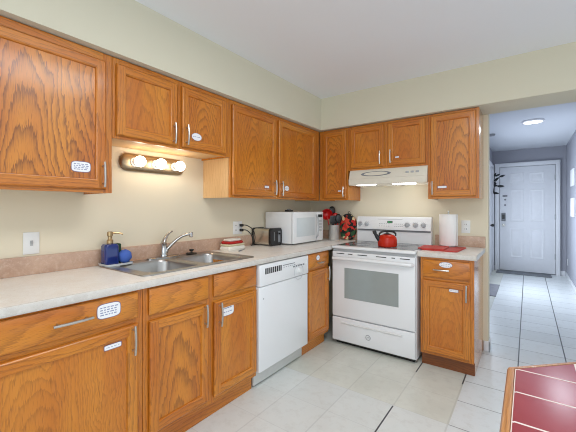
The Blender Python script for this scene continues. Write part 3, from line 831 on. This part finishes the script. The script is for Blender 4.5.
def mo(s):
    pts = []
    for i in range(40):
        a = 2*PI*i/40
        r_ = 1+0.05*math.sin(3*a+0.6)
        x_ = 0.078*math.copysign(abs(math.cos(a))**0.72, math.cos(a))*r_; z_ = 0.122+0.121*math.copysign(abs(math.sin(a))**0.75, math.sin(a))
        pts.append((x_*s*(1.0 if z_ < 0.16 else 1.0-(z_-0.16)*2.2), 0.122+(z_-0.122)*s))
    return pts
for y_, s_ in prof: rings.append([(p[0], y_, p[1]) for p in mo(s_)])
m.loops(rings); m.move(Matrix.Diagonal((1.2, 1.0, 1.2, 1))); m.build('quilted_mitt', PRINT, t)
m = MB(); m.torus((0.012, 0.0, 0.301), 0.012, 0.003, 'y', 16, 6); m.build('hanging_loop', BLACK, t)

# ================================================================== RANGE
RX0, RX1 = 0.648, 1.405
cxr = (RX0+RX1)/2; hw = (RX1-RX0)/2
t = thing('range', 'white freestanding electric range with a glass cooktop and oven door', 'stove', (cxr, 0, 0))
m = MB(); m.box(-hw, hw, -0.625, -0.02, 0.03, 0.893, 0, 0.003); m.box(-hw+0.02, hw-0.02, -0.60, -0.05, 0.002, 0.03, 1)
m.build('body', [WHITE, BLACK], t)
m = MB(); m.box(-hw-0.001, hw+0.001, -0.662, -0.02, 0.8935, 0.918, 0, 0.008, 3); m.build('cooktop_frame', WHITE, t)
ct = MB().box(-hw+0.025, hw-0.025, -0.60, -0.10, 0.9182, 0.9215, 0, 0.001, 1).build('glass_cooktop', CERAMIC, t)
for (bx, by, br) in ((-0.19, -0.45, 0.10), (0.19, -0.45, 0.085), (-0.19, -0.22, 0.08), (0.19, -0.22, 0.10)):
    m = MB(); m.torus((bx, by, 0.9216), br, 0.0014, 'z', 36, 4); m.torus((bx, by, 0.9216), br*0.6, 0.001, 'z', 36, 4); m.build('burner_ring', MGREY, ct)
# backguard
m = MB(); m.prism([(-0.095, 0.9185), (-0.095, 1.028), (-0.085, 1.034), (-0.085, 1.048), (-0.11, 1.05), (-0.11, 1.06), (-0.092, 1.168), (-0.082, 1.180), (-0.03, 1.180), (-0.03, 0.9185)], 'x', -hw+0.004, hw-0.004)
bg = m.build('backguard', WHITE, t)
MB().box(-hw+0.012, hw-0.012, -0.0965, -0.0855, 1.0345, 1.0475).build('vent_slot', MGREY, bg)
def onslope(z): return -0.11+0.018*(z-1.06)/0.108
for kx in (-0.338, -0.264, 0.152, 0.231, 0.306):
    y_ = onslope(1.10)
    m = MB(); m.lathe([(0.001, -0.020), (0.016, -0.019), (0.019, -0.012), (0.020, -0.003), (0.026, -0.0005)], (kx, y_, 1.10), 24, 0, 'y')
    m.box(kx-0.005, kx+0.005, y_-0.030, y_-0.018, 1.083, 1.117, 0, 0.002); m.build('knob', LGREY, t)
    m = MB()
    for k in range(9):
        a = math.radians(-130+260*k/8); m.box(kx+0.033*math.sin(a)-0.0014, kx+0.033*math.sin(a)+0.0014, y_-0.0012, y_+0.002, 1.10+0.033*math.cos(a)-0.0014, 1.10+0.033*math.cos(a)+0.0014)
    m.build('dial_marks', MGREY, bg)
y_ = onslope(1.127)
m = MB(); m.box(-0.045, 0.008, y_-0.003, y_+0.003, 1.116, 1.138, 0, 0.001, 1); dsp = m.build('clock_display', BLACK, t)
m = MB()
for k in range(3): m.box(-0.036+k*0.013, -0.028+k*0.013, y_-0.0036, y_-0.003, 1.122, 1.132)
m.build('clock_digits', LCD, dsp)
m = MB(); m.box(-0.145, 0.105, onslope(1.155)-0.0012, onslope(1.155)+0.002, 1.153, 1.156)
for k in range(5):
    for zz in (1.083, 1.106):
        m.box(-0.13+k*0.024, -0.118+k*0.024, onslope(zz)-0.0012, onslope(zz)+0.003, zz, zz+0.006)
        m.box(0.028+k*0.018, 0.038+k*0.018, onslope(zz)-0.0012, onslope(zz)+0.003, zz, zz+0.006)
m.build('control_marks', LGREY, bg)
# oven door
m = MB(); m.box(-hw+0.004, hw-0.004, -0.656, -0.628, 0.268, 0.868, 0, 0.006, 3); od = m.build('oven_door', WHITE, t)
m = MB(); m.box(-hw+0.13, hw-0.135, -0.659, -0.6555, 0.445, 0.722, 0, 0.001, 1); m.build('oven_window', OVENGLASS, od)
m = MB()
pts = [(-hw+0.02, -0.656, 0.806), (-hw+0.03, -0.684, 0.808), (-hw+0.08, -0.697, 0.812), (0, -0.703, 0.815), (hw-0.08, -0.697, 0.812), (hw-0.03, -0.684, 0.808), (hw-0.02, -0.656, 0.806)]
m.tube(pts, 0.016, 12); m.build('oven_handle', WHITE, od)
m = MB()
for (a, b_) in ((-0.33, -0.25), (-0.215, -0.17), (-0.12, -0.03), (0.05, 0.14), (0.185, 0.215), (0.255, 0.335)):
    MB().box(a, b_, -0.6572, -0.6555, 0.846, 0.853, 0, 0.0005, 1).build('vent_slot', DARK, od)
MB().box(-hw+0.006, hw-0.006, -0.64, -0.6265, 0.874, 0.893).build('vent_strip', LGREY, t)
# drawer
m = MB(); m.box(-hw+0.004, hw-0.004, -0.656, -0.628, 0.045, 0.258, 0, 0.006, 3); dr = m.build('storage_drawer', WHITE, t)
m = MB(); m.prism([(-0.6555, 0.205), (-0.668, 0.214), (-0.668, 0.220), (-0.6555, 0.226)], 'x', -0.285, 0.275); m.build('drawer_lip', WHITEP, dr)
m = MB(); m.torus((-0.022, -0.6565, 0.132), 0.021, 0.0022, 'y', 28, 6)
m.tube([(-0.034, -0.6572, 0.126), (-0.028, -0.6572, 0.138), (-0.024, -0.6572, 0.128), (-0.018, -0.6572, 0.139), (-0.012, -0.6572, 0.128), (-0.010, -0.6572, 0.137)], 0.0016, 6)
m.build('round_emblem', MGREY, dr)

# kettle
t = thing('kettle', 'shiny red tea kettle with black handle on the range cooktop', 'kettle', (1.108, -0.462, 0.9226), math.radians(30))
m = MB(); m.lathe([(0.001, 0), (0.078, 0), (0.083, 0.006), (0.085, 0.03), (0.084, 0.06), (0.078, 0.083), (0.062, 0.1), (0.04, 0.108), (0.036, 0.109)], seg=36); m.build('pot', RED, t)
m = MB(); m.lathe([(0.0365, 0.1095), (0.034, 0.114), (0.012, 0.119), (0.010, 0.120), (0.011, 0.123), (0.010, 0.126), (0.001, 0.127)]); m.build('lid', [BLACK], t)
m = MB(); m.tube([(-0.07, -0.012, 0.06), (-0.092, -0.014, 0.085), (-0.108, -0.015, 0.112), (-0.112, -0.015, 0.12)], [0.022, 0.018, 0.014, 0.014], 12); sp = m.build('spout', BLACK, t)
m = MB(); m.tube([(-0.1115, -0.015, 0.119), (-0.121, -0.016, 0.142)], [0.018, 0.015], 12); m.build('spout_cap', BLACK, sp)
m = MB(); m.tube([(-0.072, 0, 0.092), (-0.070, 0, 0.115), (-0.05, 0, 0.132), (-0.02, 0, 0.139), (0.025, 0, 0.139), (0.055, 0, 0.132), (0.073, 0, 0.115), (0.074, 0, 0.094)], [0.006, 0.008, 0.010, 0.0115, 0.0115, 0.010, 0.008, 0.006], 10); m.build('handle', BLACK, t)

# ================================================================== HOOD
t = thing('range_hood', 'almond white under-cabinet range hood above the stove, its lamp lit', 'range hood', (1.0465, 0, 1.498))
hx = 0.373; zt = 1.6475-1.498
m = MB()
m.prism([(-0.002, zt), (-0.31, zt), (-0.328, 0.125), (-0.343, 0.062), (-0.352, 0.056), (-0.352, 0.010), (-0.346, 0.0), (-0.334, 0.0), (-0.329, 0.03), (-0.03, 0.03), (-0.025, 0.0), (-0.002, 0.0)], 'x', -hx, hx)
m.box(-hx, -hx+0.015, -0.333, -0.01, 0.0, 0.031); m.box(hx-0.015, hx, -0.333, -0.01, 0.0, 0.031)
m.build('hood_shell', ALMOND, t)
m = MB(); m.torus((0, 0, 0), 0.052, 0.006, 'y', 36, 8, 0, 2.6, 0.42); m.move(Matrix.Translation((-0.10, -0.333, 0.103)) @ Matrix.Rotation(math.radians(-19), 4, 'X')); m.build('vent_trim', MGREY, t)
for k in range(3):
    m = MB(); m.box(-0.014, 0.014, -0.006, 0.004, -0.008, 0.008, 0, 0.002); m.move(Matrix.Translation((0.20+k*0.045, -0.3345, 0.100)) @ Matrix.Rotation(math.radians(-19), 4, 'X')); m.build('rocker_switch', LGREY, t)
MB().box(-0.30, 0.02, -0.30, -0.06, 0.022, 0.0296).build('grease_filter', MGREY, t)
MB().box(0.06, 0.25, -0.326, -0.22, -0.006, 0.0296, 0, 0.006).build('lamp_lens', HOODLAMP, t)
m = MB(); m.box(-0.30, -0.10, -0.326, -0.303, -0.005, 0.0296, 0, 0.005); m.build('lamp_strip', HOODLAMP, t)

# ================================================================== DISHWASHER
DY0, DY1 = -1.676, -1.048
t = thing('dishwasher', 'white built-in dishwasher between the sink cabinet and the corner cabinet', 'dishwasher', (0, (DY0+DY1)/2, 0), PI/2)
hw = (DY1-DY0)/2-0.003
MB().box(-hw+0.01, hw-0.01, -0.58, -0.03, 0.11, 0.868, 0).build('tub', MGREY, t)
m = MB(); m.box(-hw, hw, -0.632, -0.581, 0.12, 0.714, 0, 0.006, 3); dd = m.build('door', WHITE, t)
m = MB(); m.lathe([(0.001, -0.003), (0.006, -0.002), (0.006, 0.001)], (-hw+0.045, -0.632, 0.63), 12, 0, 'y'); m.build('emblem', LGREY, dd)
m = MB(); m.box(-hw, hw, -0.640, -0.581, 0.718, 0.870, 0, 0.008, 3); cp = m.build('control_panel', WHITE, t)
for row in (0,):
    for k in range(9):
        MB().box(-hw+0.055+k*0.022, -hw+0.070+k*0.022, -0.6412, -0.6390, 0.800, 0.842, 0, 0.0005, 1).build('vent_slot', DARK, cp)
m = MB(); m.torus((0.165, -0.6405, 0.755), 0.062, 0.0014, 'y', 30, 6)
for v in list(m.b.verts):
    pass
m.build('dial_ring', LGREY, cp)
m = MB(); m.lathe([(0.001, -0.018), (0.018, -0.017), (0.022, -0.008), (0.024, -0.0005)], (0.165, -0.640, 0.765), 24, 0, 'y'); m.build('cycle_dial', WHITEP, cp)
for k in range(5):
    m = MB(); m.box(0.085+k*0.034, 0.107+k*0.034, -0.6425, -0.6395, 0.800, 0.812, 0, 0.001, 1); m.build('button', MGREY, cp)
m = MB(); m.box(-0.05, 0.11, -0.6412, -0.6395, 0.832, 0.838)
for k in range(6): m.box(-0.04+k*0.028, -0.025+k*0.028, -0.6412, -0.6395, 0.818, 0.822)
m.build('printed_marks', MGREY, cp)
MB().box(0.265, 0.28, -0.650, -0.6395, 0.80, 0.835, 0, 0.003).build('latch', WHITEP, cp)
m = MB(); m.box(-hw+0.006, hw-0.006, -0.575, -0.556, 0.012, 0.112, 0, 0.003); m.build('kick_panel', KICKW, t)

# ================================================================== PAPER TOWELS AND BOARDS
t = thing('cutting_board', 'red plastic cutting board under the paper towel roll', 'cutting board', (1.555, -0.325, CT+0.0006), math.radians(-3))
m = MB(); m.loops([rrect(0, 0, 0.275, 0.36, 0.02, 0), rrect(0, 0, 0.28, 0.365, 0.02, 0.003), rrect(0, 0, 0.28, 0.365, 0.02, 0.006), rrect(0, 0, 0.274, 0.359, 0.02, 0.009)]); m.build('board', REDMAT, t)
t = thing('cutting_board', 'second red board lying crosswise on the first, nearer the range', 'cutting board', (1.480, -0.370, CT+0.0102), math.radians(2))
m = MB(); m.loops([rrect(0, 0, 0.205, 0.26, 0.015, 0), rrect(0, 0, 0.21, 0.265, 0.015, 0.003), rrect(0, 0, 0.21, 0.265, 0.015, 0.005), rrect(0, 0, 0.204, 0.259, 0.015, 0.008)]); m.build('board', REDMAT, t)
t = thing('paper_towel_roll', 'tall white paper towel roll on an upright holder by the outlet', 'paper towels', (1.560, -0.170, CT+0.0102))
MB().lathe([(0.001, 0), (0.07, 0), (0.07, 0.006), (0.06, 0.009), (0.008, 0.010)]).build('holder_base', NICKEL, t)
m = MB(); m.lathe([(0.005, 0.0095), (0.005, 0.300), (0.009, 0.304), (0.009, 0.314), (0.001, 0.317)]); m.build('holder_rod', NICKEL, t)
m = MB(); m.lathe([(0.02, 0.0105), (0.075, 0.0105), (0.0765, 0.013), (0.0765, 0.284), (0.075, 0.2865), (0.021, 0.2865), (0.02, 0.285), (0.02, 0.0105)], seg=40)
m.box(0.0745, 0.0775, -0.035, 0.0, 0.012, 0.285, 0); m.build('paper_roll', PAPER, t)

# ================================================================== VANITY LIGHT
t = thing('wall_lamp', 'oval chrome wall lamp bar with three lit globes over the sink', 'wall lamp', (0, -2.080, 1.572), PI/2)
m = MB()
def oval(w_, h_, y_): return [(p[0], y_, p[1]) for p in rrect(0, 0, w_, h_, h_/2-0.001, 0, 10)]
m.loops([oval(0.49, 0.115, -0.0005), oval(0.49, 0.115, -0.012), oval(0.475, 0.10, -0.022), oval(0.45, 0.075, -0.028)]); m.build('back_bar', BARM, t)
for k in (-1, 0, 1):
    xx = k*0.152
    s_ = MB().lathe([(0.032, -0.0285), (0.030, -0.036), (0.022, -0.040), (0.020, -0.062), (0.001, -0.062)], (xx, 0, 0), 20, 0, 'y').build('lamp_socket', WHITEP, t)
    MB().ball((xx, -0.096, 0), 0.036, 0, (1, 1, 1), 24).build('globe', BULB, s_)

# ================================================================== TABLE
TX, TY, TZ = 2.555, -2.43, 0.758
t = thing('tiled_table', 'red tile-topped table with wooden edge standing by the kitchen opening', 'table', (TX, TY, 0))
hx, hy = 0.474, 0.56; cut = 0.25
def octo(k, z):
    X, Y = hx-k, hy-k; c_ = cut-k*0.586
    return [(-X, -Y+c_, z), (-X+c_, -Y, z), (X-c_, -Y, z), (X, -Y+c_, z), (X, Y-c_, z), (X-c_, Y, z), (-X+c_, Y, z), (-X, Y-c_, z)]
m = MB(); m.loops([octo(0.02, TZ-0.040), octo(0.004, TZ-0.036), octo(0.0, TZ-0.026), octo(0.0, TZ-0.010), octo(0.004, TZ-0.002), octo(0.010, TZ+0.001), octo(0.019, TZ+0.001), octo(0.021, TZ-0.004)])
m.build('wooden_edge', TABLEWOOD, t)
m = MB(); m.loops([octo(0.0215, TZ-0.0035), octo(0.0215, TZ), octo(0.026, TZ+0.0008)], 0)
m.loops([octo(0.0262, TZ+0.0004), octo(0.0264, TZ+0.0016), octo(0.029, TZ+0.0022)], 0)
m.build('tile_top', TILE, t, (2.1015-TX, -2.131-TY, TZ))
m = MB()
for (a, b_, c_, d_) in ((-0.33, 0.33, -0.42, -0.40), (-0.33, 0.33, 0.40, 0.42), (-0.36, -0.34, -0.40, 0.40), (0.34, 0.36, -0.40, 0.40)): m.box(a, b_, c_, d_, TZ-0.12, TZ-0.041)
m.build('apron', OH, t)
for sx in (-1, 1):
    for sy in (-1, 1):
        MB().lathe([(0.018, 0.0), (0.022, 0.03), (0.028, 0.20), (0.020, 0.28), (0.032, 0.36), (0.030, 0.55), (0.035, 0.60), (0.035, TZ-0.041)], (sx*0.31, sy*0.37, 0), 20).build('leg', OV, t)

# ================================================================== HALL THINGS
t = thing('hall_rug', 'grey rug lying along the hall beyond the wall end', 'rug', (1.56, 2.16, 0.0005))
m = MB(); m.box(0, 0.205, 0, 0.86, 0, 0.010, 0, 0.003); m.build('pile', RUGM, t)
t = thing('doormat', 'grey doormat on the tiles in front of the white front door', 'doormat', (2.06, 4.385, 0.0005))
m = MB(); m.box(-0.43, 0.43, -0.155, 0.155, 0, 0.016, 0, 0.004); m.build('mat', MATM, t)
t = thing('ceiling_light', 'lit round flush light on the hall ceiling', 'ceiling light', (2.19, 2.11, 2.44))
MB().lathe([(0.125, -0.0005), (0.125, -0.012), (0.108, -0.022), (0.104, -0.02), (0.104, -0.0005)], seg=36).build('trim_ring', TRIMW, t)
MB().lathe([(0.001, -0.026), (0.07, -0.024), (0.103, -0.018), (0.103, -0.001)], seg=36).build('lens', HALLLAMP, t)
t = thing('smoke_detector', 'small dark round detector on the hall ceiling past the wall end', 'smoke detector', (1.665, 2.72, 2.44))
MB().lathe([(0.001, -0.03), (0.045, -0.028), (0.055, -0.018), (0.058, -0.0005)], seg=28).build('housing', MGREY, t)
w1 = bpy.data.objects.new('added_window_1', None); C.objects.link(w1); w1.location = (HX0, 2.85, 1.05); w1.rotation_euler = (0, 0, PI/2); struct(w1)  # made-up window around the added hall fill light
m = MB()
for (x0, x1, z0, z1) in ((-0.58, -0.51, -0.53, 0.53), (0.51, 0.58, -0.53, 0.53), (-0.51, 0.51, -0.53, -0.46), (-0.51, 0.51, 0.46, 0.53)): m.box(x0, x1, -0.024, -0.001, z0, z1, 0, 0.004)
m.build('added_window_frame', TRIMW, w1)
MB().box(-0.51, 0.51, -0.006, -0.001, -0.46, 0.46).build('added_pane', emit('added_glow_pane', (0.86, 0.93, 1.0, 1), 1.2), w1)  # glowing pane added behind the fill light
# two pale wall panels
for zc_, hh_, lb in ((1.748, 0.266, 'upper of two white panels on the grey hall wall'), (1.280, 0.296, 'lower of two white panels on the grey hall wall')):
    t = thing('wall_panel', lb, 'wall panel', (HX1, 3.42, zc_), -PI/2)
    m = MB(); m.box(-0.20, 0.20, -0.022, -0.0008, -hh_/2, hh_/2, 0, 0.005); m.build('frame', TRIMW, t)
    MB().box(-0.17, 0.17, -0.0235, -0.0215, -hh_/2+0.03, hh_/2-0.03, 0, 0.0005, 1).build('face', WHITEP, t)
# dark leafy sprig by the hall door
t = thing('leafy_sprig', 'dark leafy sprig hanging on white door casing at the hall end', 'plant', (HX0+0.036, 4.22, 1.60))
m = MB(); m.tube([(0.004, 0, -0.02), (0.02, -0.01, 0.09), (0.018, -0.005, 0.20), (0.03, -0.01, 0.30)], 0.007, 6); m.tube([(0.018, -0.005, 0.15), (0.07, -0.03, 0.22), (0.11, -0.04, 0.27)], 0.005, 6); m.tube([(0.02, -0.01, 0.09), (0.07, -0.02, 0.10)], 0.005, 6)
m.build('stem', FOLIAGE, t)
rl = random.Random(5)
def leaf(p, d, L):
    m = MB(); d = Vector(d).normalized(); sd = d.cross(Vector((0.3, 1, 0.2))).normalized(); up = d.cross(sd)
    rings = []
    for k, wd in ((0, 0.004), (0.25, 0.16), (0.5, 0.20), (0.75, 0.14), (1.0, 0.01)):
        cpt = Vector(p)+d*L*k+up*(-0.25*L*k*k)
        rings.append([tuple(cpt+sd*wd*L), tuple(cpt+up*0.006), tuple(cpt-sd*wd*L), tuple(cpt-up*0.004)])
    m.loops(rings); return m.build('leaf', FOLIAGE, t)
for p, d, L in (((0.02, -0.01, 0.28), (0.3, -0.2, 0.9), 0.09), ((0.03, -0.01, 0.29), (0.9, -0.2, 0.4), 0.10), ((0.10, -0.04, 0.27), (1, -0.2, 0.35), 0.11), ((0.02, 0, 0.2), (0.6, -0.3, 0.5), 0.11),
                ((0.06, -0.02, 0.10), (1, -0.1, -0.1), 0.13), ((0.02, -0.01, 0.12), (0.5, -0.4, -0.2), 0.09), ((0.018, -0.01, 0.10), (0.2, -0.9, 0.3), 0.10), ((0.015, 0, 0.17), (0.2, -0.8, -0.2), 0.11),
                ((0.006, 0, -0.02), (0.8, -0.3, -0.3), 0.10), ((0.006, 0, -0.01), (0.2, -0.9, -0.3), 0.11), ((0.006, -0.01, 0.0), (0.3, -0.5, -0.8), 0.08)):
    leaf(p, d, L)
